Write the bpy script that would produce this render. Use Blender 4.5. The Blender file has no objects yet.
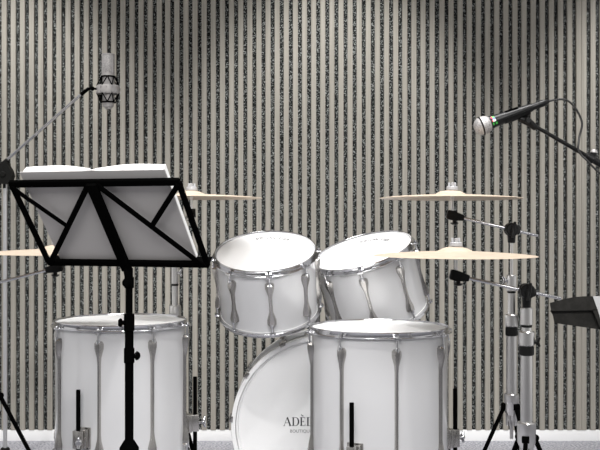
import bpy, bmesh, math, random
from mathutils import Vector, Matrix, Quaternion
PI = math.pi
R = math.radians
random.seed(4)
scene = bpy.context.scene
COL = scene.collection
CAMZ, FPX, HORIZON = 0.962, 1000.0, 222.0

def at(px, py, d):
    """pixel + distance -> world point"""
    return Vector(((px - 300.0) / FPX * d, d, CAMZ - (py - HORIZON) / FPX * d))

# ------------------------------------------------------------------ materials
def principled(name, color, rough=0.5, metal=0.0, spec=0.5, coat=0.0):
    m = bpy.data.materials.new(name)
    m.use_nodes = True
    b = m.node_tree.nodes['Principled BSDF']
    b.inputs['Base Color'].default_value = (*color, 1)
    b.inputs['Roughness'].default_value = rough
    b.inputs['Metallic'].default_value = metal
    b.inputs['Specular IOR Level'].default_value = spec
    b.inputs['Coat Weight'].default_value = coat
    b.inputs['Coat Roughness'].default_value = 0.05
    return m

def nodes_of(m):
    nt = m.node_tree
    return nt, nt.nodes['Principled BSDF']

def noise_color(m, c0, c1, scale, p0=0.4, p1=0.6, detail=4.0, stretch=None, bump=0.0, bump_dist=0.002):
    nt, b = nodes_of(m)
    tc = nt.nodes.new('ShaderNodeTexCoord')
    mp = nt.nodes.new('ShaderNodeMapping')
    if stretch: mp.inputs['Scale'].default_value = stretch
    nz = nt.nodes.new('ShaderNodeTexNoise')
    nz.inputs['Scale'].default_value = scale
    nz.inputs['Detail'].default_value = detail
    rp = nt.nodes.new('ShaderNodeValToRGB')
    rp.color_ramp.elements[0].position = p0
    rp.color_ramp.elements[1].position = p1
    rp.color_ramp.elements[0].color = (*c0, 1)
    rp.color_ramp.elements[1].color = (*c1, 1)
    nt.links.new(tc.outputs['Object'], mp.inputs['Vector'])
    nt.links.new(mp.outputs['Vector'], nz.inputs['Vector'])
    nt.links.new(nz.outputs['Fac'], rp.inputs['Fac'])
    nt.links.new(rp.outputs['Color'], b.inputs['Base Color'])
    if bump:
        bp = nt.nodes.new('ShaderNodeBump')
        bp.inputs['Strength'].default_value = bump
        bp.inputs['Distance'].default_value = bump_dist
        nt.links.new(nz.outputs['Fac'], bp.inputs['Height'])
        nt.links.new(bp.outputs['Normal'], b.inputs['Normal'])
    return m

M = {}
M['slat'] = noise_color(principled('slat_wood', (.4, .37, .31), .55, spec=.3), (.272, .255, .222), (.348, .328, .290), 9, .3, .7,
                        stretch=(16, 16, .35))
M['felt'] = noise_color(principled('acoustic_felt', (.05, .05, .05), .95, spec=.1), (.012, .013, .013), (.44, .46, .45), 250, .51, .72,
                        detail=2, bump=.8)
M['baseboard'] = principled('white_paint', (.86, .86, .86), .45)
M['carpet'] = noise_color(principled('grey_carpet', (.4, .4, .42), .95, spec=.1), (.20, .20, .222), (.46, .46, .495), 110, .38, .62,
                          detail=5, bump=.8, bump_dist=.006)
M['shell'] = noise_color(principled('white_lacquer', (.72, .72, .725), .16, spec=.5, coat=.5), (.545, .545, .555), (.565, .565, .575), 2)
M['head'] = principled('drum_film', (.82, .82, .82), .42, spec=.35)
M['hoopwhite'] = principled('white_hoop', (.88, .88, .88), .22, spec=.5, coat=.3)
M['chrome'] = principled('chrome', (.66, .66, .675), .13, metal=1.0)
M['satin'] = principled('satin_steel', (.70, .69, .68), .28, metal=1.0)
M['lugmetal'] = principled('lug_metal', (.48, .465, .445), .25, metal=1.0)
M['cymbal'] = noise_color(principled('cymbal_cream', (.8, .7, .56), .5, spec=.2), (.42, .345, .27), (.47, .39, .31), 30, stretch=(1, 1, 40))
M['topper'] = principled('topper_nylon', (.34, .34, .35), .3, spec=.5)
M['black'] = principled('black_plastic', (.006, .006, .006), .4, spec=.2)
M['matte'] = principled('matte_black', (.0018, .0018, .0018), .8, spec=.0)
M['rubber'] = principled('black_rubber', (.012, .012, .012), .75, spec=.2)
M['micbody'] = principled('mic_black', (.008, .008, .0085), .32, spec=.3)
M['clutch'] = principled('clutch_grey', (.007, .007, .0065), .6, spec=.12)
M['silver'] = principled('silver_mesh', (.40, .385, .38), .5, metal=.5)
M['pole'] = principled('pole_grey', (.52, .52, .53), .35, metal=.6)
M['boxdark'] = noise_color(principled('charcoal_case', (.05, .047, .043), .7, spec=.12), (.017, .0165, .015), (.024, .023, .021), 60)
M['boxlight'] = principled('pale_grey_case', (.5, .5, .5), .5)
M['cover'] = principled('grey_cover', (.40, .385, .38), .6, spec=.2)
M['paper'] = principled('paper', (.9, .9, .9), .7, spec=.2)
M['ink'] = principled('black_ink', (.02, .02, .022), .6)
M['inkgrey'] = principled('grey_ink', (.13, .13, .135), .6)
M['inkpale'] = principled('pale_ink', (.10, .10, .10), .6)
M['cable'] = principled('cable_black', (.018, .018, .018), .5)
for nm, c in (('red', (.6, .03, .03)), ('green', (.05, .4, .06)), ('blue', (.1, .2, .7)), ('stwhite', (.8, .8, .85))):
    M[nm] = principled('sticker_' + nm, c, .4)
# mesh grille: fine checker bump on silver
def grille_material(name, scale):
    m = principled(name, (.62, .61, .60), .5, metal=.5)
    nt, b = nodes_of(m)
    tc = nt.nodes.new('ShaderNodeTexCoord')
    vo = nt.nodes.new('ShaderNodeTexVoronoi'); vo.inputs['Scale'].default_value = scale
    rp = nt.nodes.new('ShaderNodeValToRGB')
    rp.color_ramp.elements[0].position = .25; rp.color_ramp.elements[1].position = .6
    rp.color_ramp.elements[0].color = (.22, .21, .21, 1); rp.color_ramp.elements[1].color = (.50, .485, .48, 1)
    nt.links.new(tc.outputs['Object'], vo.inputs['Vector'])
    nt.links.new(vo.outputs['Distance'], rp.inputs['Fac'])
    nt.links.new(rp.outputs['Color'], b.inputs['Base Color'])
    return m
M['grille'] = grille_material('mic_grille', 420)

# ------------------------------------------------------------------ mesh helpers
def obj(name, bm, mat, parent=None, sharp=35, mats=None):
    bmesh.ops.recalc_face_normals(bm, faces=bm.faces)
    me = bpy.data.meshes.new(name)
    for f in bm.faces: f.smooth = True
    bm.to_mesh(me); bm.free()
    me.set_sharp_from_angle(angle=R(sharp))
    for mm in (mats or [mat]): me.materials.append(M[mm])
    o = bpy.data.objects.new(name, me)
    COL.objects.link(o)
    if parent is not None: o.parent = parent
    return o

def thing(name, label, cat, loc=(0, 0, 0), rot=None, group=None):
    o = bpy.data.objects.new(name, None)
    o.empty_display_size = .05
    COL.objects.link(o)
    o.location = loc
    if rot is not None: o.rotation_euler = rot
    return tag(o, label, cat, group)

def tag(o, label, cat, group=None):
    o['label'] = label; o['category'] = cat
    if group: o['group'] = group
    return o

def basis(axis):
    a = Vector(axis).normalized()
    h = Vector((0, 0, 1)) if abs(a.z) < .9 else Vector((1, 0, 0))
    u = a.cross(h).normalized(); v = a.cross(u).normalized()
    return a, u, v

def lathe(bm, prof, origin=(0, 0, 0), axis=(0, 0, 1), seg=32, closed=False):
    """prof: [(radius, height)...] revolved about axis; ends at r=0 are capped"""
    o = Vector(origin); a, u, v = basis(axis)
    rings = []
    for r, h in prof:
        if r < 1e-6:
            rings.append([bm.verts.new(o + a * h)])
        else:
            rings.append([bm.verts.new(o + a * h + (u * math.cos(2 * PI * i / seg) + v * math.sin(2 * PI * i / seg)) * r) for i in range(seg)])
    pairs = list(zip(rings[:-1], rings[1:]))
    if closed: pairs.append((rings[-1], rings[0]))
    for A, B in pairs:
        if len(A) == 1 and len(B) == 1: continue
        for i in range(seg):
            j = (i + 1) % seg
            if len(A) == 1: bm.faces.new((A[0], B[i], B[j]))
            elif len(B) == 1: bm.faces.new((A[i], A[j], B[0]))
            else: bm.faces.new((A[i], A[j], B[j], B[i]))
    return bm

def cyl(bm, p, q, r0, r1=None, seg=20, bev=0.0):
    p, q = Vector(p), Vector(q); r1 = r0 if r1 is None else r1
    L = (q - p).length
    b = min(bev, L * .45, r0 * .9, r1 * .9)
    prof = [(0, 0), (r0 - b, 0)] + ([(r0, b), (r1, L - b)] if b else [(r1, L)]) + ([(r1 - b, L)] if b else []) + [(0, L)]
    return lathe(bm, prof, p, q - p, seg)

def tube_path(bm, pts, r, seg=10, cap=True):
    pts = [Vector(p) for p in pts]; rings = []
    nrm = None
    for i, p in enumerate(pts):
        t = (pts[min(i + 1, len(pts) - 1)] - pts[max(i - 1, 0)]).normalized()
        if nrm is None: nrm = basis(t)[1]
        nrm = (nrm - t * nrm.dot(t)).normalized(); bi = t.cross(nrm)
        rr = r[i] if isinstance(r, (list, tuple)) else r
        rings.append([bm.verts.new(p + (nrm * math.cos(2 * PI * k / seg) + bi * math.sin(2 * PI * k / seg)) * rr) for k in range(seg)])
    for A, B in zip(rings[:-1], rings[1:]):
        for k in range(seg):
            j = (k + 1) % seg
            bm.faces.new((A[k], A[j], B[j], B[k]))
    if cap:
        bm.faces.new(rings[0]); bm.faces.new(rings[-1][::-1])
    return bm

def smooth_path(pts, n=8):
    pts = [Vector(p) for p in pts]; out = []
    P = [pts[0] * 2 - pts[1]] + pts + [pts[-1] * 2 - pts[-2]]
    for i in range(1, len(P) - 2):
        for k in range(n):
            t = k / n; a, b, c, d = P[i - 1], P[i], P[i + 1], P[i + 2]
            out.append(.5 * ((2 * b) + (c - a) * t + (2 * a - 5 * b + 4 * c - d) * t * t + (3 * b - a - 3 * c + d) * t ** 3))
    out.append(pts[-1])
    return out

def box(bm, lo, hi, bev=0.0, mat=None):
    lo, hi = Vector(lo), Vector(hi)
    T = Matrix.Translation((lo + hi) / 2) @ Matrix.Diagonal((*(hi - lo), 1))
    r = bmesh.ops.create_cube(bm, size=1, matrix=(mat @ T) if mat is not None else T)
    if bev:
        es = {e for v in r['verts'] for e in v.link_edges}
        bmesh.ops.bevel(bm, geom=list(es), offset=bev, segments=2, profile=.6, affect='EDGES')
    return bm

def bar(bm, p, q, wdir, w, t, bev=0.0):
    """flat bar p->q, width w along wdir, thickness t"""
    p, q = Vector(p), Vector(q); a = (q - p); L = a.length; a.normalize()
    n = a.cross(Vector(wdir)).normalized(); wv = n.cross(a).normalized()
    m = Matrix((( a.x, wv.x, n.x, p.x), (a.y, wv.y, n.y, p.y), (a.z, wv.z, n.z, p.z), (0, 0, 0, 1)))
    return box(bm, (0, -w / 2, -t / 2), (L, w / 2, t / 2), bev, m)

def prism(bm, poly, vec):
    vec = Vector(vec)
    A = [bm.verts.new(Vector(p)) for p in poly]; B = [bm.verts.new(Vector(p) + vec) for p in poly]
    bm.faces.new(A); bm.faces.new(B[::-1])
    for i in range(len(A)):
        j = (i + 1) % len(A)
        bm.faces.new((A[i], A[j], B[j], B[i]))
    return bm

def loft(bm, sections):
    rings = [[bm.verts.new(Vector(p)) for p in s] for s in sections]
    for A, B in zip(rings[:-1], rings[1:]):
        n = len(A)
        for i in range(n):
            j = (i + 1) % n
            bm.faces.new((A[i], A[j], B[j], B[i]))
    bm.faces.new(rings[0]); bm.faces.new(rings[-1][::-1])
    return bm

def BM(): return bmesh.new()

# ------------------------------------------------------------------ setting
WALL_Y = 4.392                                   # front plane of the slats
PITCH = .0401
X0 = (301.9 - 300) / FPX * WALL_Y
def build_room():
    bm = BM(); box(bm, (-3.2, WALL_Y + .014, 0), (3.2, WALL_Y + .11, 3.0))
    for f in bm.faces: f.material_index = 0
    def slat(x, w):
        n0 = len(bm.faces)
        b = .0022; zlo, zhi = .0475, 3.0
        prof = [(x, WALL_Y + .0145), (x, WALL_Y + b), (x + b, WALL_Y), (x + w - b, WALL_Y), (x + w, WALL_Y + b), (x + w, WALL_Y + .0145)]
        prism(bm, [(a, c, zlo) for a, c in prof], (0, 0, zhi - zlo))
        bm.faces.ensure_lookup_table()
        for f in bm.faces[n0:]: f.material_index = 1
    w = .0228
    k = -80
    # panels of fifteen slats; the joints between panels are a few millimetres off the pitch
    for k in range(-78, 30): slat(X0 + k * PITCH + (.0028 if k >= 15 else .0034 if k < -15 else 0), w)
    seam = X0 + 30 * PITCH + .0022
    slat(seam, w); slat(seam + w + .0002, w)     # two edge slats meeting at a panel joint
    x = seam + w + PITCH
    while x < 3.15: slat(x, w); x += PITCH
    o = obj('wall_back', bm, None, sharp=25, mats=['felt', 'slat']); o['kind'] = 'structure'
    bm = BM(); box(bm, (-3.2, WALL_Y + .002, 0), (3.2, WALL_Y + .0142, .0474), .0008)
    o = obj('baseboard_back', bm, 'baseboard'); o['kind'] = 'structure'
    bm = BM(); box(bm, (-3.2, -1.2, -.06), (3.2, WALL_Y + .11, 0))
    o = obj('floor', bm, 'carpet'); o['kind'] = 'structure'
build_room()

# ------------------------------------------------------------------ drums
def polar(r, phi, z):                            # phi: 0 = towards the viewer, + to the right
    return Vector((r * math.sin(phi), -r * math.cos(phi), z))

def lug_mesh(bm, rad, phi, spans):
    """spans: [(z, half width, depth)], lofted ridge shape standing on the shell"""
    er = Vector((math.sin(phi), -math.cos(phi), 0)); et = Vector((math.cos(phi), math.sin(phi), 0))
    secs = []
    for z, w, d in spans:
        c = er * (rad - .002) + Vector((0, 0, z))
        secs.append([c - et * w, c - et * w * .92 + er * d * .45, c - et * w * .45 + er * d, c + et * w * .45 + er * d,
                     c + et * w * .92 + er * d * .45, c + et * w])
    return loft(bm, secs)

def hoop(rad, z0, up, ear_phis, parent):
    s = 1 if up else -1
    bm = BM()
    prof = [(rad + .0010, .011), (rad + .0020, .0125), (rad + .0042, .0125), (rad + .0052, .0105), (rad + .0042, .0085),
            (rad + .0040, -.0010), (rad + .0125, -.0022), (rad + .0135, -.0036), (rad + .0125, -.0050), (rad + .0028, -.0040), (rad + .0012, -.002)]
    lathe(bm, [(r, z0 + s * h) for r, h in prof], seg=96, closed=True)
    for phi in ear_phis:
        c = polar(rad + .0105, phi, z0 - s * .0036)
        m = Matrix.Translation(c) @ Matrix.Rotation(phi, 4, 'Z')
        box(bm, (-.010, -.010, -.0035), (.010, .006, .0035), .0015, m)
    return obj('hoop', bm, 'chrome', parent)

def drum(root, rad, h, phis, casing, logo=None):
    """head plane at local z=0 (hoop top a little above), shell down to -h"""
    bm = BM(); lathe(bm, [(rad - .006, -.004), (rad, -.006), (rad, -h + .006), (rad - .006, -h + .004)], seg=96, closed=True)
    obj('shell', bm, 'shell', root)
    head = BM(); lathe(head, [(0, .0085), (rad - .010, .0085), (rad - .003, .0070), (rad + .0008, .001), (rad + .0008, -.007), (rad - .004, -.003), (0, .0070)], seg=96)
    hd = obj('drum_head', head, 'head', root)
    rh = BM(); lathe(rh, [(0, -h - .0028), (rad - .008, -h - .0028), (rad + .0008, -h + .004), (rad + .0008, -h + .007), (rad - .006, -h + .002), (0, -h - .0014)], seg=96)
    obj('bottom_head', rh, 'head', root)
    hoop(rad, 0, True, phis, root); hoop(rad, -h, False, phis, root)
    for phi in phis:
        bm = BM(); lug_mesh(bm, rad, phi, casing(h))
        lg = obj('lug', bm, 'lugmetal', root)
        zt = casing(h)[0][0]
        for s, z0 in ((1, 0), (-1, -h)):
            bm = BM(); zin = zt if s > 0 else casing(h)[-1][0]
            cyl(bm, polar(rad + .0110, phi, z0 + s * .002), polar(rad + .0105, phi, zin - s * .014), .0033, seg=12)
            cyl(bm, polar(rad + .0115, phi, z0 - s * .0016), polar(rad + .0115, phi, z0 + s * .0050), .0050, .0034, seg=10)
            cyl(bm, polar(rad + .0105, phi, zin + s * .004), polar(rad + .0105, phi, zin - s * .010), .0062, seg=14, bev=.001)
            obj('tension_rod', bm, 'chrome', lg)
    return hd

def floor_casing(h):
    return [(-.0330, .0085, .013), (-.0400, .0138, .018), (-.0540, .0138, .018), (-.0800, .0070, .014), (-.1000, .0056, .010),
            (-h / 2, .0056, .010),
            (-h + .1000, .0056, .010), (-h + .0800, .0070, .014), (-h + .0540, .0138, .018), (-h + .0400, .0138, .018), (-h + .0330, .0085, .013)]
def tom_casing(h):
    return [(-.0290, .0090, .014), (-.0340, .0150, .018), (-.0480, .0150, .018), (-.0760, .0066, .012), (-h / 2, .0058, .010),
            (-h + .0760, .0066, .012), (-h + .0480, .0150, .018), (-h + .0340, .0150, .018), (-h + .0290, .0090, .014)]

def text_mesh(bm, txt, size, mat4, bold=0.0):
    cu = bpy.data.curves.new('txt', 'FONT'); cu.body = txt; cu.size = size; cu.extrude = .00015; cu.offset = bold
    cu.align_x = 'CENTER'
    o = bpy.data.objects.new('txt', cu); COL.objects.link(o)
    bpy.context.view_layer.update()
    me = bpy.data.meshes.new_from_object(o.evaluated_get(bpy.context.evaluated_depsgraph_get()))
    me.transform(mat4); bm.from_mesh(me)
    bpy.data.objects.remove(o); bpy.data.curves.remove(cu); bpy.data.meshes.remove(me)
    return bm

def arc_text(txt, rad, mid, step, size, z):
    bm = BM(); n = len(txt)
    for i, ch in enumerate(txt):
        if ch == ' ': continue
        th = mid + (i - (n - 1) / 2) * step      # reads from the far side of the drum
        p = Vector((rad * math.cos(th), rad * math.sin(th), z))
        m = Matrix.Translation(p) @ Matrix.Rotation(th + PI / 2, 4, 'Z') @ Matrix.Diagonal((.72, 1.55, 1, 1))
        text_mesh(bm, ch, size, m, .0006)
    return bm

def emblem(bm, cx, cy, s, rot, z):
    """small crown-like crest printed in thin strokes"""
    pts = [(-1, -.5), (-1.15, .4), (-.55, 0), (0, .65), (.55, 0), (1.15, .4), (1, -.5), (-1, -.5)]
    m = Matrix.Translation((cx, cy, z)) @ Matrix.Rotation(rot, 4, 'Z') @ Matrix.Scale(s, 4)
    P = [m @ Vector((x, y, 0)) for x, y in pts]
    for a, b in zip(P[:-1], P[1:]): bar(bm, a, b, (b - a).cross(Vector((0, 0, 1))), .0016, .0003)
    a, b = m @ Vector((-.75, -.85, 0)), m @ Vector((.75, -.85, 0))
    bar(bm, a, b, (0, 1, 0), .0016, .0003)
    return bm

def floor_tom(px, py, d, label, lug0, leg0, rod_top, bracket_z):
    c = at(px, py, d)
    rad, h = .2005, .405
    root = thing('floor_tom', label, 'drum', (c.x, c.y, 0), None, 'floor toms')
    inner = []
    hd = drum(root, rad, h, [R(lug0 + 45 * k) for k in range(8)], floor_casing)
    top = c.z - .0125
    for ch in list(root.children): ch.location.z = top
    for k in range(3):
        phi = R(leg0 + 120 * k)
        zb = bracket_z
        er = polar(1, phi, 0); M4 = Matrix.Translation(polar(rad - .001, phi, zb)) @ Matrix.Rotation(phi, 4, 'Z')
        bm = BM()
        box(bm, (-.024, -.006, -.034), (.024, .0, .030), .002, M4)
        box(bm, (-.019, -.020, -.030), (.019, -.004, .026), .004, M4)
        box(bm, (-.013, -.042, -.028), (.013, -.016, .026), .004, M4)
        br = obj('leg_bracket', bm, 'lugmetal', root)
        bm = BM()
        a = M4 @ Vector((.006, -.034, -.004)); b = M4 @ Vector((.018, -.054, -.004))
        cyl(bm, a, b, .0045); t = (b - a).normalized()
        cyl(bm, b, b + t * .010, .010, .008, bev=.002)
        for s in (-1, 1):
            cyl(bm, b + t * .005 + Vector((0, 0, s * .005)), b + t * .010 + Vector((0, 0, s * .017)), .0048, .0035, bev=.001, seg=12)
        obj('wing_knob', bm, 'chrome', br)
        bm = BM()
        p = polar(rad + .029, phi, 0)
        pts = [p + Vector((0, 0, rod_top)), p + Vector((0, 0, .16)), p + er * .004 + Vector((0, 0, .13)), p + er * .030 + Vector((0, 0, .075)), p + er * .034 + Vector((0, 0, .05)), p + er * .034 + Vector((0, 0, .02))]
        tube_path(bm, pts, .0065, 16)
        lg = obj('leg', bm, 'matte', root)
        bm = BM(); cyl(bm, p + er * .034, p + er * .034 + Vector((0, 0, .035)), .014, .010, bev=.002)
        obj('rubber_foot', bm, 'rubber', lg)
    return root

floor_tom(121, 319, 3.115, 'white floor tom behind the black music stand, left of the bass drum', -8, -22, CAMZ - .4870, CAMZ - .630)
floor_tom(379.5, 325.3, 2.970, 'white floor tom standing in front of the bass drum, hiding its right half', 9, -24, CAMZ - .4990, CAMZ - .645)

def mounted_tom(px, py, d, label, dia_px, elev, roll, lug0, txt_r, txt_a, em, hlen):
    c = at(px, py, d)
    e = R(elev); ro = R(roll)
    n_cam = Vector((-math.sin(ro) * math.cos(e), math.cos(ro) * math.cos(e), math.sin(e)))   # x right, y up, z to viewer
    view = (c - Vector((0, 0, CAMZ))).normalized()
    right = view.cross(Vector((0, 0, 1))).normalized(); up = right.cross(view)
    n = (right * n_cam.x + up * n_cam.y - view * n_cam.z).normalized()
    xr = (right * math.cos(ro) + up * math.sin(ro)); xr = (xr - n * xr.dot(n)).normalized()
    yr = n.cross(xr)
    rot = Matrix((xr, yr, n)).transposed().to_euler()
    rad = dia_px / 2 / FPX * d
    root = thing('mounted_tom', label, 'drum', c - n * .004, rot, 'tom drums over the bass drum')
    hd = drum(root, rad, hlen, [R(lug0 + 45 * k) for k in range(8)], tom_casing)
    bm = arc_text('ADELE BOUTIQUE', txt_r * rad, R(txt_a), R(4.6) / txt_r * .72, .0150, .0089)
    obj('head_lettering', bm, 'ink', hd)
    bm = emblem(BM(), em[0] * rad, em[1] * rad, .0165, R(txt_a + 90), .0089)
    obj('head_crest', bm, 'inkpale', hd)
    return root

mounted_tom(265.3, 252.5, 3.20, 'white tom with chrome lugs above bass drum, left one, tilted straight forward', 99, 23.6, 4, 2, .74, 74, (.08, .45), .205)
mounted_tom(363.0, 251.8, 3.36, 'white tom above bass drum, leaning left, cymbal edge crossing its head', 98.5, 18.0, 15, -8, .64, 55, (.26, .22), .222)

def bass_drum():
    rad, d = .296, 3.26
    root = thing('bass_drum', 'white bass drum lettered ADÈLE, facing front between the floor toms', 'drum', (.069, d, rad), (PI / 2, 0, 0))
    L = .24
    bm = BM(); lathe(bm, [(.272, -.03), (.276, -.03), (.276, -L + .03), (.272, -L + .03)], seg=96, closed=True); obj('shell', bm, 'shell', root)
    for z0, s in ((0, 1), (-L, -1)):
        bm = BM()
        prof = [(.2800, -.040), (.293, -.040), (.294, -.038), (.294, -.002), (.2930, 0), (.2810, 0), (.2800, -.001)]
        lathe(bm, [(r, z0 + s * z) for r, z in prof], seg=128, closed=True)
        obj('hoop', bm, 'hoopwhite', root)
    hd = None
    for z0, s in ((0, 1), (-L, -1)):
        bm = BM()
        prof = [(0, -.022), (.262, -.022), (.270, -.020), (.2740, -.014), (.2780, -.014), (.2799, -.018), (.2799, -.034), (.27, -.030), (0, -.025)]
        lathe(bm, [(r, z0 + s * z) for r, z in prof], seg=128)
        o = obj('drum_head', bm, 'head', root)
        hd = hd or o
    for k in range(12):
        a = R(116 + 30 * k - .5)
        m = Matrix.Rotation(a, 4, 'Z')
        bm = BM()
        box(bm, (.2885, -.010, .0005), (.2985, .010, .0040), .0012, m)
        box(bm, (.2945, -.011, -.046), (.3000, .011, .0040), .0015, m)
        rc = BM(); box(rc, (.2800, -.011, -L - .0045), (.2985, .011, -L - .0005), .0015, m); box(rc, (.2945, -.011, -L - .004), (.3000, .011, -L + .046), .0015, m)
        cyl(rc, m @ Vector((.2955, 0, -L + .008)), m @ Vector((.2955, 0, -L + .080)), .0035, seg=10)
        rl = BM(); box(rl, (.274, -.009, -L + .072), (.2900, .009, -L + .108), .004, m)
        fl = BM(); box(fl, (.274, -.009, -.108), (.2900, .009, -.072), .004, m)
        cyl(bm, m @ Vector((.2955, 0, -.008)), m @ Vector((.2955, 0, -.080)), .0035, seg=10)
        cyl(bm, m @ Vector((.2965, 0, -.004)), m @ Vector((.2965, 0, -.030)), .0060, .0055, seg=12, bev=.001)
        obj('tension_claw', bm, 'lugmetal', root); obj('tension_claw', rc, 'lugmetal', root)
        obj('lug', fl, 'lugmetal', root); obj('lug', rl, 'lugmetal', root)
    # serif lettering: strokes drawn in cap-height units, thick and thin like the print
    g = {'A': ([((0, 0), (.36, 1), .05), ((.36, 1), (.72, 0), .17), ((.12, .36), (.54, .36), .05), ((-.10, .015), (.12, .015), .05), ((.56, .015), (.88, .015), .05)], .90),
         'D': ([((.16, 0), (.16, 1), .17), ((0, .025), (.45, .025), .05), ((0, .975), (.45, .975), .05)], .92),
         'E': ([((.16, 0), (.16, 1), .17), ((0, .025), (.62, .025), .05), ((0, .975), (.60, .975), .05), ((.16, .51), (.44, .51), .05), ((.60, 0), (.60, .22), .05), ((.58, .78), (.58, 1), .05), ((.44, .42), (.44, .60), .05)], .76),
         'L': ([((.16, 0), (.16, 1), .17), ((0, .025), (.62, .025), .05), ((0, .975), (.34, .975), .05), ((.60, 0), (.60, .26), .05)], .76)}
    bm = BM(); cap = .0285; x = (284.0 - 300) / FPX * d - .069; y = CAMZ - (427.3 - 222) / FPX * d - rad; z = -.0218
    for ch in 'ADÈLE':
        st, adv = g['E' if ch == 'È' else ch]
        for (a, b, w) in st:
            p = Vector((x + a[0] * cap, y + a[1] * cap, z)); q = Vector((x + b[0] * cap, y + b[1] * cap, z))
            bar(bm, p, q, Vector((0, 0, 1)).cross(q - p), w * cap, .0004)
        if ch == 'D':
            N = 14
            for i in range(N):
                t0, t1 = -PI / 2 + PI * i / N, -PI / 2 + PI * (i + 1) / N
                for_pts = [(x + (.42 + .34 * math.cos(t)) * cap, y + (.5 + .475 * math.sin(t)) * cap) for t in (t0, t1)]
                w = (.05 + .13 * math.cos((t0 + t1) / 2) ** 2) * cap
                p, q = Vector((*for_pts[0], z)), Vector((*for_pts[1], z))
                e = (q - p) * .08
                bar(bm, p - e, q + e, Vector((0, 0, 1)).cross(q - p), w, .0004)
        if ch == 'È':
            p = Vector((x + .14 * cap, y + 1.30 * cap, z)); q = Vector((x + .40 * cap, y + 1.10 * cap, z))
            bar(bm, p, q, Vector((0, 0, 1)).cross(q - p), .10 * cap, .0004)
        x += adv * cap
    obj('head_lettering', bm, 'ink', hd)
    bm = text_mesh(BM(), 'BOUTIQUE', .0145, Matrix.Translation(((299.0 - 300) / FPX * d - .069 + .006, CAMZ - (434.0 - 222) / FPX * d - rad, -.0218)))
    obj('head_small_lettering', bm, 'inkgrey', hd)
    # post and arms that carry the two toms, behind them
    bm = BM()
    cyl(bm, (-.02, .270, -.15), (-.02, .44, -.15), .016)
    cyl(bm, (-.02, .43, -.15), (-.075, .46, -.12), .010); cyl(bm, (-.02, .43, -.15), (.005, .46, -.18), .010)
    box(bm, (-.055, .262, -.185), (.015, .285, -.115), .004)
    obj('tom_holder', bm, 'chrome', root)
    return root
bass_drum()

# ------------------------------------------------------------------ cymbals and their stands
def cymbal(center, rad, tilt, label):
    root = tag(bpy.data.objects.new('cymbal', None), label, 'cymbal', 'cymbals')
    me = BM()
    top = [(.006, .0200), (.016, .0195), (.030, .0165), (.040, .0115), (.046, .0085), (.060, .0078), (rad * .55, .0052), (rad * .85, .0012), (rad - .002, -.0020), (rad, -.0030)]
    bot = [(rad - .001, -.0034), (rad * .85, -.0004), (rad * .55, .0030), (.060, .0055), (.047, .0060), (.040, .0090), (.030, .0145), (.016, .0176), (.006, .0180)]
    lathe(me, top + bot, seg=96, closed=True)
    bpy.data.objects.remove(root)
    o = obj('cymbal', me, 'cymbal')
    o.location = center; o.rotation_euler = tilt
    tag(o, label, 'cymbal', 'cymbals')
    return o

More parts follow.
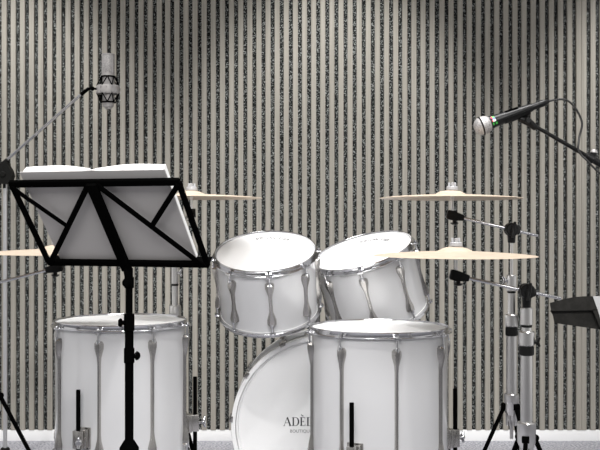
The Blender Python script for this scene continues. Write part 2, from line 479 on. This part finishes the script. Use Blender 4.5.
def cymbal_stand(pole, z, rod_xy, rod_z, arm_end, widths, legang, label, leg_top, wing=(-1, 0), slope=.45, wing2=(.3, 1)):
    """pole: (x, y); z: list of heights from the tilter down; rod: vertical rod under the cymbal"""
    x, y = pole
    root = thing('cymbal_stand', label, 'stand', (x, y, 0), None, 'cymbal stands')
    def V(a, b, c): return Vector((a - x, b - y, c))
    piv = V(x, y, z['tilt'])
    rod = Vector((rod_xy[0] - x, rod_xy[1] - y, 0))
    clampc = rod + Vector((0, 0, rod_z[0]))
    adir = (piv - clampc).normalized()
    # tilter: two toothed discs across the arm, neck under them
    side = adir.cross(Vector((0, 0, 1))).normalized()
    off = side * 0.0
    bm = BM()
    cyl(bm, piv - side * .020, piv - side * .001, .019, bev=.003, seg=28); cyl(bm, piv + side * .001, piv + side * .020, .019, bev=.003, seg=28)
    cyl(bm, piv - adir * .020, piv + adir * .024, .0105, seg=20, bev=.002)
    cyl(bm, piv + Vector((0, 0, -.004)), V(x, y, z['neck']), .0125, .0105, bev=.002)
    cyl(bm, piv + side * .018, piv + side * .030, .0075, bev=.002)
    for s in (-1, 1): cyl(bm, piv + side * .026, piv + side * .030 + Vector((s * .004, 0, s * .022)), .006, .004, bev=.001)
    tl = obj('tilter', bm, 'black', root)
    bm = BM(); cyl(bm, clampc + adir * .018, piv + adir * arm_end, .0042, seg=16, bev=.001)
    obj('boom_arm', bm, 'chrome', root)
    # clamp that carries the cymbal rod
    bm = BM()
    h = Vector((adir.x, adir.y, 0)).normalized(); s2 = h.cross(Vector((0, 0, 1)))
    mt = Matrix((( adir.x, s2.x, adir.cross(s2).x, clampc.x), (adir.y, s2.y, adir.cross(s2).y, clampc.y), (adir.z, s2.z, adir.cross(s2).z, clampc.z), (0, 0, 0, 1)))
    if (mt.to_3x3() @ Vector((0, 0, 1))).z < 0: mt = mt @ Matrix.Rotation(PI, 4, 'X')
    loft(bm, [[mt @ Vector(p) for p in ((xx, -w, -hh), (xx, w, -hh), (xx, w, hh), (xx, -w, hh))] for xx, w, hh in
              ((-.016, .006, .009), (-.013, .010, .013), (.000, .012, .0135), (.016, .010, .0110), (.030, .008, .0085), (.034, .006, .0070))])
    cl = obj('cymbal_clamp', bm, 'black', root)
    bm = BM(); q = clampc + h * .006
    cyl(bm, q + Vector((0, 0, -.006)), q + Vector((0, 0, -.022)), .0055); cyl(bm, q + Vector((0, 0, -.020)), q + Vector((0, 0, -.026)), .0125, .009, bev=.002)
    obj('thumb_screw', bm, 'black', cl)
    bm = BM(); cyl(bm, rod + Vector((0, 0, rod_z[0] - .004)), rod + Vector((0, 0, rod_z[1])), .0038, seg=14)
    cyl(bm, rod + Vector((0, 0, rod_z[2] - .006)), rod + Vector((0, 0, rod_z[2] + .0148)), .0056, seg=16)
    obj('cymbal_rod', bm, 'satin', root)
    bm = BM(); zt = rod_z[2] + .0205
    cyl(bm, rod + Vector((0, 0, zt)), rod + Vector((0, 0, zt + .011)), .0168, .0162, bev=.0015)
    for k in range(3):
        a = 2 * PI * k / 3 + .5
        cyl(bm, rod + Vector((.009 * math.cos(a), .009 * math.sin(a), zt + .010)), rod + Vector((.010 * math.cos(a), .010 * math.sin(a), zt + .022)), .004, .003, bev=.001)
    cyl(bm, rod + Vector((0, 0, zt + .011)), rod + Vector((0, 0, zt + .021)), .0045, bev=.001)
    obj('cymbal_topper', bm, 'topper', root)
    w = widths
    def tube(nm, z0, z1, r, mat='satin', bev=.001):
        b = BM(); cyl(b, V(x, y, z0), V(x, y, z1), r, seg=28, bev=bev); return obj(nm, b, mat, root)
    if z.get('c1'):
        tube('upper_rod', z['neck'] - .006 if False else z['c1'][1] - .004, z['neck'] + .006, w[0])
    c1 = tube('upper_collar', z['c1'][1], z['c1'][0], w[1], bev=.002)
    tube('collar_ring', z['c1'][1] - .006, z['c1'][1] + .001, max(w[1] * .8, w[2] * 1.12), 'black')
    tube('middle_tube', z['c2'][1], z['c1'][1], w[2])
    c2 = tube('main_collar', z['c2'][1], z['c2'][0], w[3], bev=.003)
    tube('main_collar_ring', z['c2'][2], z['c2'][1], w[3] * .93, 'black', .002)
    tube('lower_tube', z['base'][0] - .02, z['c2'][2], w[4])
    # wing bolts
    for cobj, zz, wd, mt_ in ((c1, sum(z['c1']) / 2 + .008, wing, 'chrome'), (c2, (z['c2'][0] + z['c2'][1]) / 2 - .008, wing2, 'black')):
        dr = Vector((wd[0], wd[1], 0)).normalized(); r0 = w[1] if cobj is c1 else w[3]
        b = BM(); cyl(b, dr * (r0 - .004) + Vector((0, 0, zz)), dr * (r0 + .007) + Vector((0, 0, zz)), .0055, bev=.001)
        e = dr * (r0 + .006) + Vector((0, 0, zz))
        for s in (-1, 1): cyl(b, e, e + dr * .006 + Vector((0, 0, s * .012)), .0046, .0034, bev=.001, seg=12)
        obj('wing_bolt', b, mt_, cobj)
    # tripod hub: collar, then three fingers
    bz0, bz1, bz2 = z['base']
    b = BM(); lathe(b, [(0, bz0), (w[5] - .002, bz0), (w[5], bz0 - .002), (w[5], bz1), (w[5] * .72, bz1 - .014), (w[5] * .66, bz2), (0, bz2)], seg=28)
    for k in range(9):
        a = 2 * PI * k / 9
        cyl(b, Vector((w[5] * .60 * math.cos(a), w[5] * .60 * math.sin(a), bz1 - .008)), Vector((w[5] * .60 * math.cos(a), w[5] * .60 * math.sin(a), bz2 - .012)), .0042, .003, seg=8)
    cyl(b, Vector((0, 0, bz2 + .01)), Vector((0, 0, bz2 - .05)), .005)
    obj('tripod_hub', b, 'satin', root)
    for a in legang:
        a = R(a); dv = Vector((math.cos(a), math.sin(a), 0)); p = dv * (w[5] * .95) + Vector((0, 0, leg_top))
        q = dv * (w[5] * .95 + slope * (leg_top - .02)) + Vector((0, 0, .02))
        b = BM(); bar(b, p, q, dv.cross(Vector((0, 0, 1))), .011, .010, .002)
        cyl(b, p - dv.cross(Vector((0, 0, 1))) * .009, p + dv.cross(Vector((0, 0, 1))) * .009, .009, seg=16, bev=.001)
        lg = obj('leg', b, 'matte', root)
        b = BM(); cyl(b, q + Vector((0, 0, .014)), q + dv * .006 + Vector((0, 0, -.020)), .012, .013, bev=.003)
        obj('rubber_foot', b, 'rubber', lg)
    return root

def zof(py, d): return CAMZ - (py - HORIZON) / FPX * d
def xof(px, d): return (px - 300.0) / FPX * d

# rear right stand, upper right cymbal
d = 2.84
cymbal((xof(450.5, d), d, zof(197.4, d)), .2035, (R(-.5), R(.2), 0), 'cream cymbal on the right, the upper of the two, ending in front of bare slats')
W1 = (.0042, .0140, .0105, .0185, .0152, .0212)
cymbal_stand((xof(511.5, d), d), dict(tilt=zof(229.5, d), neck=zof(243, d), c1=(zof(275, d), zof(291, d)), c2=(zof(314, d), zof(327, d), zof(335.5, d)), base=(zof(393.5, d), zof(410, d), zof(421, d))),
             (xof(452.3, d), d), (zof(215.5, d), zof(190, d), zof(197.4, d)), .078, W1, (180, 62, 298), 'silver cymbal stand on the right, the rear one, holding the upper cymbal', zof(406, d), (-1, -.2))
# front right stand, lower right cymbal
d = 2.54
cymbal((xof(455, d), d, zof(254.6, d)), .2080, (R(.3), R(.2), 0), 'cream cymbal on the right, the lower of the two, overlapping a tom head')
cymbal_stand((xof(526.5, d), d), dict(tilt=zof(291, d), neck=zof(309, d), c1=(zof(307.5, d), zof(325, d)), c2=(zof(331, d), zof(346, d), zof(355, d)), base=(zof(422, d), zof(442, d), zof(455, d))),
             (xof(456, d), d), (zof(275.5, d), zof(246, d), zof(254.6, d)), .090, (.006, .0152, .0125, .0205, .0152, .0235), (12, 128, 252), 'silver cymbal stand on the right, the front one, under the lower cymbal', zof(438, d), (.3, 1), .45, (1, -.3))
# left stand at the picture edge, lower left cymbal
d = 2.84
cymbal((xof(57, d), d, zof(252.0, d)), .2035, (R(.2), R(.2), 0), 'cream cymbal at the left edge, partly hidden behind the music stand')
cymbal_stand((xof(-7, d), d), dict(tilt=zof(284, d), neck=zof(300, d), c1=(zof(306, d), zof(322, d)), c2=(zof(340, d), zof(353, d), zof(361, d)), base=(zof(394, d), zof(410, d), zof(421, d))),
             (xof(57.5, d), d), (zof(267.5, d), zof(246, d), zof(252, d)), .05, W1, (2, 122, 242), 'cymbal stand at the left edge, only its arm and one black leg in view', zof(396, d), (-1, -.2), .52)
# stand behind the left floor tom, upper left cymbal
d, dc = 3.30, 3.10
cymbal((xof(190.5, dc), dc, zof(197.0, dc)), .2225, (R(-.3), R(.2), 0), 'cream cymbal behind the music stand, reaching over the left tom')
cymbal_stand((xof(175, d), d), dict(tilt=zof(226, d), neck=zof(240, d), c1=(zof(266, d), zof(284, d)), c2=(zof(305, d), zof(318, d), zof(327, d)), base=(zof(386, d), zof(401, d), zof(412, d))),
             (xof(191.5, dc), dc), (zof(213.5, dc), zof(189, dc), zof(197, dc)), .05, (.0045, .0122, .0104, .0195, .0155, .0225), (60, 180, 300), 'silver cymbal stand rising behind the left floor tom', zof(398, d), (1, -.3), .40)

# ------------------------------------------------------------------ music stand and book
def music_stand():
    cx, D, cz, yaw, tilt, Wd, Hd = -.46007, 2.42, .94934 + CAMZ - .956, -.31063, .70733, .44024, .25856
    u = Vector((math.cos(yaw), math.sin(yaw), 0)); b = Vector((math.sin(yaw), -math.cos(yaw), 0))
    v = Vector((0, 0, 1)) * math.cos(tilt) + b * math.sin(tilt); n = u.cross(v)      # n: towards the viewer, downwards
    c = Vector((cx, D, cz))
    base = Vector(((129.2 - 300) / FPX * 2.50, 2.50, 0))
    root = thing('music_stand', 'black folding music stand in front of the left floor tom', 'music stand', base)
    def P(a, t, o=0): return c + u * a + v * t + n * o - base
    hw, hh = Wd / 2, Hd / 2
    bm = BM()
    bar(bm, P(-hw - .003, hh), P(hw + .003, hh), v, .0175, .010, .002)
    bar(bm, P(-hw - .004, -hh + .003), P(hw + .004, -hh + .003), v, .0170, .010, .002)
    bar(bm, P(-hw, hh), P(-hw, -hh), u, .0135, .008, .002)
    bar(bm, P(hw, hh), P(hw, -hh), u, .0135, .008, .002)
    obj('desk_frame', bm, 'matte', root)
    for p, q, w in (((-.008, hh), (-hw + .004, -hh), .0140), ((.012, hh), (hw - .006, -hh), .0145), ((-hw, hh - .004), (-hw / 2 - .004, 0), .0120), ((hw, hh - .004), (hw / 2 + .002, -.002), .0130)):
        bm = BM(); a, e = P(*p, .006), P(*q, .006)
        bar(bm, a, e, n.cross(e - a), w, .004, .001); obj('desk_brace', bm, 'matte', root)
    bm = BM(); a, e = P(.002, hh + .004, .010), P(.003, -hh - .012, .010)
    bar(bm, a, e, u, .026, .012, .002); obj('desk_spine', bm, 'matte', root)
    bm = BM(); bar(bm, P(-hw - .002, -hh - .002, -.014), P(hw + .002, -hh - .002, -.014), n, .034, .003, .001); obj('page_ledge', bm, 'matte', root)
    # pole
    def tube(nm, y0, y1, r, r1=None):
        bm = BM(); cyl(bm, (0, 0, zof(y1, 2.5)), (0, 0, zof(y0, 2.5)), r, r1, seg=24, bev=.001); return obj(nm, bm, 'matte', root)
    bm = BM(); p = P(.003, -hh - .008, .008); cyl(bm, p, (0, 0, zof(279, 2.5)), .0105); cyl(bm, (0, 0, zof(280, 2.5)), (0, 0, zof(268, 2.5)), .0095)
    obj('desk_joint', bm, 'matte', root)
    tube('upper_tube', 276, 330, .0086); tube('lower_tube', 318, 446, .0108)
    for nm, y0, y1, r, kd in (('upper_clamp', 277, 288, .0120, (-.2, -1)), ('middle_clamp', 314, 331, .0132, (-1, -.25)), ('lower_clamp', 348, 363, .0132, (1, -.25))):
        o = tube(nm, y0, y1, r); dr = Vector((*kd, 0)).normalized(); zz = zof((y0 + y1) / 2, 2.5)
        bm = BM(); cyl(bm, dr * (r - .004) + Vector((0, 0, zz)), dr * (r + .006) + Vector((0, 0, zz)), .006); cyl(bm, dr * (r + .004) + Vector((0, 0, zz)), dr * (r + .014) + Vector((0, 0, zz)), .0115, .0100, bev=.003)
        obj('clamp_knob', bm, 'matte', o)
    bm = BM(); lathe(bm, [(0, zof(438, 2.5)), (.0125, zof(440, 2.5)), (.024, zof(447.5, 2.5)), (.026, zof(462, 2.5)), (.016, zof(466, 2.5)), (0, zof(466, 2.5))], seg=28); obj('tripod_hub', bm, 'matte', root)
    for k in range(3):
        a = R(100 + 120 * k); dv = Vector((math.cos(a), math.sin(a), 0))
        p = dv * .020 + Vector((0, 0, zof(456, 2.5))); q = dv * .27 + Vector((0, 0, .018))
        bm = BM(); bar(bm, p, q, dv.cross(Vector((0, 0, 1))), .016, .006, .001); lg = obj('leg', bm, 'matte', root)
        bm = BM(); cyl(bm, q + Vector((0, 0, .01)), q + Vector((0, 0, -.018)), .011, .013, bev=.002); obj('rubber_foot', bm, 'rubber', lg)
    # the open book, leaning on the far face of the desk
    bk = thing('music_book', 'open grey-covered music book with white pages on the black stand', 'book', c - v * hh - n * .006)
    bo = Vector(bk.location)
    def Q(a, t, o): return c + u * a + v * t + n * o - bo
    t0, t1 = -hh + .0025, .1565
    hwk = .190
    bm = BM()
    N = 16
    outer = [Q(-hwk + 2 * hwk * i / N, 0, 0) for i in range(N + 1)]
    def cover_off(a): return -.0095 - .0025 * math.exp(-(a / .012) ** 2)
    A = []
    for i in range(N + 1):
        a = -hwk + 2 * hwk * i / N
        A.append((a, cover_off(a)))
    loft(bm, [[Q(a, t0, o), Q(a, t1, o), Q(a, t1, o - .0030), Q(a, t0, o - .0030)] for a, o in A])
    obj('book_cover', bm, 'cover', bk)
    for s in (-1, 1):
        bm = BM(); secs = []
        K = 18
        for i in range(K + 1):
            f = i / K; a = s * (.0015 + f * (hwk - .008))
            th = .0050 + .0225 * math.sin(min(1, f * 1.35 + .06) * PI / 2) ** .8 * (1 - .42 * max(0, f - .35) ** 1.2)
            if f < .04: th *= .6
            o = cover_off(a) - .0030
            tt = t1 - .003
            secs.append([Q(a, t0, o), Q(a, tt, o), Q(a, tt + .0018, o - th * .5), Q(a, tt, o - th), Q(a, t0, o - th)])
        loft(bm, secs)
        obj('pages', bm, 'paper', bk)
music_stand()

# ------------------------------------------------------------------ condenser microphone on its stand (left)
def studio_mic():
    d = 4.0
    def p(px, py, dd=d): return at(px, py, dd)
    px0 = xof(5.2, d)
    root = thing('microphone_stand', 'tall silver boom microphone stand at left edge with shock mount', 'stand', (px0, d, 0), None, 'microphone stands')
    B = Vector((px0, d, 0))
    bm = BM(); cyl(bm, (0, 0, .05), (0, 0, zof(184, d)), .0080, seg=20); obj('pole', bm, 'pole', root)
    bm = BM(); lathe(bm, [(0, 0), (.128, 0), (.130, .004), (.126, .014), (.04, .022), (.018, .030), (.018, .056), (.014, .060), (0, .060)], seg=48); obj('base', bm, 'clutch', root)
    # boom clutch
    k = p(4.5, 174.5) - B
    a = (p(83, 97) - p(0, 166)).normalized()
    bm = BM()
    out = [(-6, 168), (2, 162.5), (6.5, 161.5), (7.2, 165), (10.8, 171), (11.8, 176), (10.4, 180.5), (5.5, 184), (2, 184), (-4, 180), (-7, 173)]
    prism(bm, [p(x, y, d - .024) - B for x, y in out], (0, .048, 0))
    cyl(bm, k + Vector((0, -.028, 0)), k + Vector((0, .034, 0)), .012, bev=.003)
    cyl(bm, k + Vector((.002, 0, -.030)), k + Vector((.002, 0, -.056)), .0085, bev=.001)
    obj('boom_clutch', bm, 'clutch', root)
    bm = BM(); cyl(bm, p(-42, 202.8) - B, p(82, 93.6) - B, .0058, seg=18, bev=.001); obj('boom', bm, 'chrome', root)
    bm = BM(); cyl(bm, p(-12, 176.6) - B, p(8, 160) - B, .0105, seg=18, bev=.002); obj('boom_grip', bm, 'clutch', root)
    bm = BM(); cyl(bm, p(80.8, 94.8) - B, p(86, 90.4) - B, .0080, .0072, bev=.001)
    tube_path(bm, smooth_path([p(85.5, 90.9) - B, p(89, 88.7) - B, p(93.5, 88.6) - B, p(97.8, 89.2) - B], 6), [.0070] * 6 + [.005] * 6 + [.0042] * 7, 12)
    bmesh.ops.create_uvsphere(bm, u_segments=16, v_segments=10, radius=.0085, matrix=Matrix.Translation(p(92.5, 88.6) - B))
    obj('swivel', bm, 'matte', root)
    # shock mount: ring band, two holder rings, zigzag elastics
    c = Vector((xof(108.2, d), d, 0)) - Vector((B.x, B.y, 0))
    zc = zof(89.8, d)
    bm = BM(); lathe(bm, [(.041, zc - .017), (.0445, zc - .017), (.0455, zc - .014), (.0455, zc + .014), (.0445, zc + .017), (.041, zc + .017)], c, seg=48, closed=True)
    for kk in range(12):
        aa = 2 * PI * kk / 12; e = Vector((math.cos(aa), math.sin(aa), 0))
        for s in (-1, 1): cyl(bm, c + e * .044 + Vector((0, 0, zc + s * .010)), c + e * .0492 + Vector((0, 0, zc + s * .010)), .003, seg=8)
    sm = obj('shock_mount', bm, 'silver', root)
    for s, py in ((1, 76.8), (-1, 102.3)):
        zr = zof(py, d)
        bm = BM(); lathe(bm, [(.0262, zr - .003), (.0290, zr - .003), (.0290, zr + .003), (.0262, zr + .003)], c, seg=36, closed=True)
        n = 7; pts = []
        for i in range(2 * n + 1):
            aa = 2 * PI * i / (2 * n) + .3
            rr, zz = (.030, zr) if i % 2 == 0 else (.045, zc + s * .015)
            pts.append(c + Vector((math.cos(aa) * rr, math.sin(aa) * rr, zz)))
        for A, Bq in zip(pts[:-1], pts[1:]): cyl(bm, A, Bq, .0023, seg=8)
        obj('elastic_suspension', bm, 'matte', sm)
    # the microphone itself
    zb = zof(109, d)
    mic = thing('condenser_microphone', 'large silver studio microphone hanging in a shock mount, upper left', 'microphone', (xof(108.2, d), d, zb))
    def z(py): return zof(py, d) - zb
    bm = BM(); lathe(bm, [(.0245, z(73)), (.0255, z(72.5)), (.0255, z(57)), (.024, z(54.6)), (.018, z(53.8)), (0, z(53.6))], seg=40)
    obj('grille', bm, 'grille', mic)
    bm = BM()
    for aa in (0.6, PI - .6, PI + .6, -.6): 
        e = Vector((math.cos(aa), math.sin(aa), 0)); cyl(bm, e * .0252 + Vector((0, 0, z(73))), e * .0252 + Vector((0, 0, z(55.5))), .0022, seg=8)
    lathe(bm, [(.0235, z(55.2)), (.0262, z(55.2)), (.0262, z(54.2)), (.0235, z(53.9))], seg=40, closed=True)
    obj('grille_frame', bm, 'silver', mic)
    bm = BM(); lathe(bm, [(0, z(73)), (.0262, z(73)), (.0262, z(74)), (.0258, z(74)), (.0258, z(101)), (.0255, z(103)), (.0220, z(103.6)), (.0212, z(107.0)), (.013, z(107.5)), (.012, z(109)), (0, z(109))], seg=40)
    obj('body', bm, 'silver', mic)
studio_mic()

# ------------------------------------------------------------------ vocal microphone (right)
def vocal_mic():
    d = 2.95
    def p(px, py): return at(px, py, d)
    sx, sz = xof(672, d), 0
    B = Vector((sx, d + .02, 0))
    # microphone: local z along its axis from ball to tail
    a0, a1 = p(476.5, 127.8), p(549, 101)
    ax = (a1 - a0).normalized()
    mic = thing('handheld_microphone', 'black stage microphone with silver ball grille in clip, upper right', 'microphone', a0)
    q = ax.to_track_quat('Z', 'Y'); mic.rotation_euler = q.to_euler()
    def L(px): return (px - 476.5) / FPX * d / ax.x
    bm = BM()
    prof = [(0, -.008)] + [(.0275 * math.sin(t), .0195 - .0275 * math.cos(t)) for t in [PI * .12 * i for i in range(1, 5)]]
    prof += [(.0272, .0215), (.0262, .0300), (.0225, .0395), (.0190, .0425), (0, .0420)]
    lathe(bm, prof, seg=40); obj('ball_grille', bm, 'grille', mic)
    bm = BM(); lathe(bm, [(.0265, .0128), (.0284, .0130), (.0289, .0150), (.0286, .0170), (.0265, .0172)], seg=40, closed=True); obj('grille_band', bm, 'boxdark', mic)
    bm = BM(); e = L(532)
    lathe(bm, [(0, .038), (.0196, .038), (.0200, .040), (.0198, .048), (.0184, .054), (.0178, .062), (.0122, e - .004), (.0112, e), (0, e)], seg=36); obj('body', bm, 'micbody', mic)
    bm = BM(); lathe(bm, [(0, e - .001), (.0098, e - .001), (.0098, e + .022), (.0105, e + .0225), (.0102, e + .034), (.0060, L(548)), (.0034, L(549.5)), (0, L(549.5))], seg=28); obj('cable_plug', bm, 'micbody', mic)
    # coloured sticker band facing the viewer
    loc = mic.rotation_euler.to_matrix().inverted()
    dv = loc @ Vector((0, -1, 0)); ang0 = math.atan2(dv.y, dv.x)
    upv = loc @ Vector((0, 0, 1)); sgn = 1 if Vector((-math.sin(ang0), math.cos(ang0), 0)).dot(upv) > 0 else -1
    for nm, z0, z1, a_, b_ in (('red', .046, .050, 22, 48), ('green', .050, .057, 28, 52), ('stwhite', .049, .058, -4, 16), ('blue', .048, .057, 16, 28), ('green', .046, .050, -34, -8), ('green', .055, .060, -36, -12), ('red', .046, .049, -2, 12)):
        bm = BM(); rings = []
        for i in range(5):
            a = ang0 + sgn * R(a_ + (b_ - a_) * i / 4)
            rr = [(.0194 if zz < .052 else .0180) for zz in (z0, z1)]
            rings.append([(r_ * math.cos(a), r_ * math.sin(a), zz) for r_, zz in ((rr[0] - .002, z0), (rr[0] + .0008, z0), (rr[1] + .0008, z1), (rr[1] - .002, z1))])
        loft(bm, rings); obj('colour_patch', bm, nm, mic)
    bm = BM(); m_ = sgn * R(62) + ang0
    ev = Vector((math.cos(m_), math.sin(m_), 0)); bar(bm, ev * .0150 + Vector((0, 0, L(506))), ev * .0142 + Vector((0, 0, L(519))), Vector((-ev.y, ev.x, 0)), .009, .005, .001)
    obj('switch', bm, 'matte', mic)
    # stand
    root = thing('microphone_stand', 'black boom microphone stand reaching in from the right edge', 'stand', B, None, 'microphone stands')
    bm = BM()
    bdir = (p(600, 163.5) - p(534, 121)).normalized()
    # clip: cradle under the mic
    n_up = (Vector((0, 0, 1)) - ax * ax.z).normalized(); side = ax.cross(n_up)
    secs = []
    for px, r in ((503, .0155), (510, .0165), (520, .0165), (528, .0160)):
        c = a0 + ax * L(px) - B; ro = r + .0035
        ring = [c + (n_up * math.sin(t) + side * math.cos(t)) * r for t in [PI * 1.08 + PI * .84 * i / 8 for i in range(9)]]
        ring += [c + (n_up * math.sin(t) + side * math.cos(t)) * ro for t in [PI * 1.92 - PI * .84 * i / 8 for i in range(9)]]
        secs.append(ring)
    loft(bm, secs)
    cyl(bm, p(519, 118.5) - B, p(528, 121.5) - B, .010, .012, bev=.003)
    cyl(bm, p(524, 118.5) - B, p(536.5, 128.5) - B, .0125, .0095, bev=.003)
    cyl(bm, p(527.5, 121) - B + Vector((0, -.016, 0)), p(527.5, 121) - B + Vector((0, .016, 0)), .009, bev=.002)
    obj('microphone_clip', bm, 'black', root)
    bm = BM(); cyl(bm, p(533, 125) - B, p(593, 159.5) - B, .0056, .0062, seg=18, bev=.001); obj('boom', bm, 'black', root)
    bm = BM(); cyl(bm, p(585.5, 155.3) - B, p(594, 160.2) - B, .0120, .0135, bev=.003); cyl(bm, p(592, 159) - B, p(682, 211) - B, .0105, seg=18, bev=.001); obj('boom_grip', bm, 'micbody', root)
    bm = BM(); cyl(bm, p(592.5, 160) - B, p(594, 151.5) - B, .0085, .0100, bev=.002); kn = obj('boom_lock', bm, 'micbody', root)
    bm = BM(); cyl(bm, p(593.6, 153.6) - B, p(594.2, 149.3) - B, .0105, .0085, bev=.003); obj('knob', bm, 'silver', kn)
    bm = BM(); pv = p(672, 205.3) - B; cyl(bm, pv + Vector((0, -.022, 0)), pv + Vector((0, .022, 0)), .024, bev=.004); cyl(bm, pv, (0, 0, pv.z - .07), .012, bev=.002); obj('boom_clutch', bm, 'micbody', root)
    bm = BM(); cyl(bm, (0, 0, .02), (0, 0, pv.z - .03), .0105, seg=20); obj('pole', bm, 'micbody', root)
    bm = BM(); lathe(bm, [(0, 0), (.14, 0), (.143, .005), (.138, .016), (.05, .024), (.02, .034), (.02, .06), (0, .06)], seg=48); obj('base', bm, 'micbody', root)
    # cable
    pts = [p(548.5, 101.3), p(554, 100), p(562, 99.3), p(569, 101.5), p(576, 109), p(581, 119), p(582, 126), p(579.5, 136), p(577.3, 144), p(577, 149.5), p(580, 155), p(585, 160.5), p(592, 168), p(602, 177), p(622, 193), p(640, 215)]
    pts = [Vector((v.x, v.y - (.012 if i > 7 else 0.0) - (.006 if i > 10 else 0), v.z)) for i, v in enumerate(pts)]
    end = Vector((B.x - .03, B.y - .04, 0))
    pts += [Vector((end.x - .005, end.y, .5)), Vector((end.x, end.y - .02, .12)), Vector((end.x + .03, end.y - .10, .008)), Vector((end.x + .25, end.y - .2, .006))]
    bm = tube_path(BM(), smooth_path(pts, 7), .0031, 10)
    o = obj('microphone_cable', bm, 'cable'); tag(o, 'thin black cable arching from the stage microphone back along its boom', 'cable')
vocal_mic()

# ------------------------------------------------------------------ dark wedge shaped electronic unit at the right edge
def drum_module():
    d = 2.72
    base = Vector((xof(630, d), d + .14, 0))
    root = thing('electronic_drum_module', 'dark charcoal wedge-shaped electronic unit with pale end, at right edge', 'electronic instrument', base)
    def p(px, py, dd=0): return at(px, py, d) + Vector((0, dd, 0)) - base
    up = [(549.8, 303), (551, 311), (597.8, 310.2), (592.6, 296.2), (583, 296.3), (573, 297.2), (562, 299.4)]
    low = [(551.2, 311), (554, 315.2), (555.6, 323.5), (603, 330.3), (597.8, 310.2)]
    bm = BM(); prism(bm, [p(*q) for q in up], (.078, .24, -.020)); 
    prism(bm, [p(*q, .014) for q in low], (.075, .22, -.024))
    prism(bm, [p(592.6, 309.5), p(597.6, 309.5), p(604, 331), p(601.2, 330.3)], (.078, .235, -.022))
    obj('case', bm, 'boxdark', root)
    bm = BM(); prism(bm, [p(593.0, 296.2, .002), p(597.9, 310.2, .002), p(604.6, 331, .002), p(640, 336, .002), p(646, 296.2, .002)], (.07, .23, -.021)); obj('side_panel', bm, 'boxlight', root)
    zb = zof(327, d)
    bm = BM(); cyl(bm, (0, 0, .03), (0, 0, zb + .01), .013); box(bm, (-.02, -.05, zb - .008), (.04, .05, zb + .006), .002)
    obj('support_pole', bm, 'matte', root)
    for k in range(3):
        a = R(75 + 120 * k); dv = Vector((math.cos(a), math.sin(a), 0))
        bm = BM(); bar(bm, dv * .012 + Vector((0, 0, .25)), dv * .16 + Vector((0, 0, .012)), dv.cross(Vector((0, 0, 1))), .016, .010, .002); obj('support_leg', bm, 'matte', root)
drum_module()

# ------------------------------------------------------------------ camera, light
cam = bpy.data.cameras.new('camera'); co = bpy.data.objects.new('camera', cam); COL.objects.link(co)
co.location = (0, 0, CAMZ); co.rotation_euler = (PI / 2, 0, 0)
cam.sensor_width = 36; cam.lens = 36 * FPX / 600; cam.shift_y = -(225 - HORIZON) / 600; cam.clip_start = .05
scene.camera = co

def spot(name, loc, target, power, angle, blend, size, color=(1, .985, .96)):
    l = bpy.data.lights.new(name, 'SPOT'); l.energy = power; l.spot_size = R(angle); l.spot_blend = blend; l.shadow_soft_size = size; l.color = color
    o = bpy.data.objects.new(name, l); COL.objects.link(o); o.location = loc
    o.rotation_euler = (Vector(target) - Vector(loc)).to_track_quat('-Z', 'Y').to_euler()
def area(name, loc, target, power, sx, sy, color=(1, .99, .98), spread=180):
    l = bpy.data.lights.new(name, 'AREA'); l.shape = 'RECTANGLE'; l.size = sx; l.size_y = sy; l.energy = power; l.color = color; l.spread = R(spread)
    o = bpy.data.objects.new(name, l); COL.objects.link(o); o.location = loc
    o.rotation_euler = (Vector(target) - Vector(loc)).to_track_quat('-Z', 'Y').to_euler()

for i, x in enumerate((-1.30, .15, 1.62)):
    spot('wall_downlight', (x, WALL_Y - 1.15, 2.85), (x, WALL_Y, 1.08), 165, 50, .75, .05)
spot('stage_spot', (-.25, 1.90, 2.9), (-.35, 3.0, .5), 92, 62, .6, .03)
spot('stage_spot', (1.05, 2.30, 2.9), (.20, 3.0, .5), 62, 62, .6, .03)
area('overhead_fill', (-.15, 2.7, 2.95), (-.15, 2.95, .6), 15, 2.2, .7, spread=70)  # added soft fill above the drums to whiten the heads, no actual fixture
area('front_fill', (.15, -.2, 2.5), (0, 3.0, .35), 21, 3.1, 1.0, spread=62)  # unseen fill light added in front for shells and bass head, narrowed to spare the upper wall

# ambient of the room: lighter overhead and to the sides, dimmer behind the viewer
w = bpy.data.worlds.new('room_ambient'); scene.world = w; w.use_nodes = True
nt = w.node_tree; bg = nt.nodes['Background']
def mth(op, a, b=None):
    n = nt.nodes.new('ShaderNodeMath'); n.operation = op
    for k, v_ in ((0, a), (1, b)):
        if v_ is None: continue
        if isinstance(v_, (int, float)): n.inputs[k].default_value = v_
        else: nt.links.new(v_, n.inputs[k])
    return n.outputs[0]
tc = nt.nodes.new('ShaderNodeTexCoord'); sp = nt.nodes.new('ShaderNodeSeparateXYZ')
nt.links.new(tc.outputs['Generated'], sp.inputs[0])
sx = mth('POWER', mth('ABSOLUTE', sp.outputs['X']), 2.0)
up = mth('POWER', mth('MAXIMUM', sp.outputs['Z'], 0.0), 1.5)
val = mth('ADD', mth('ADD', .16, mth('MULTIPLY', sx, .62)), mth('MULTIPLY', up, .30))
nt.links.new(val, bg.inputs['Strength']); bg.inputs['Color'].default_value = (1, .99, .985, 1)

vs = scene.view_settings
vs.view_transform = 'Standard'; vs.look = 'None'; vs.gamma = 1; vs.use_curve_mapping = False; vs.exposure = 0.0
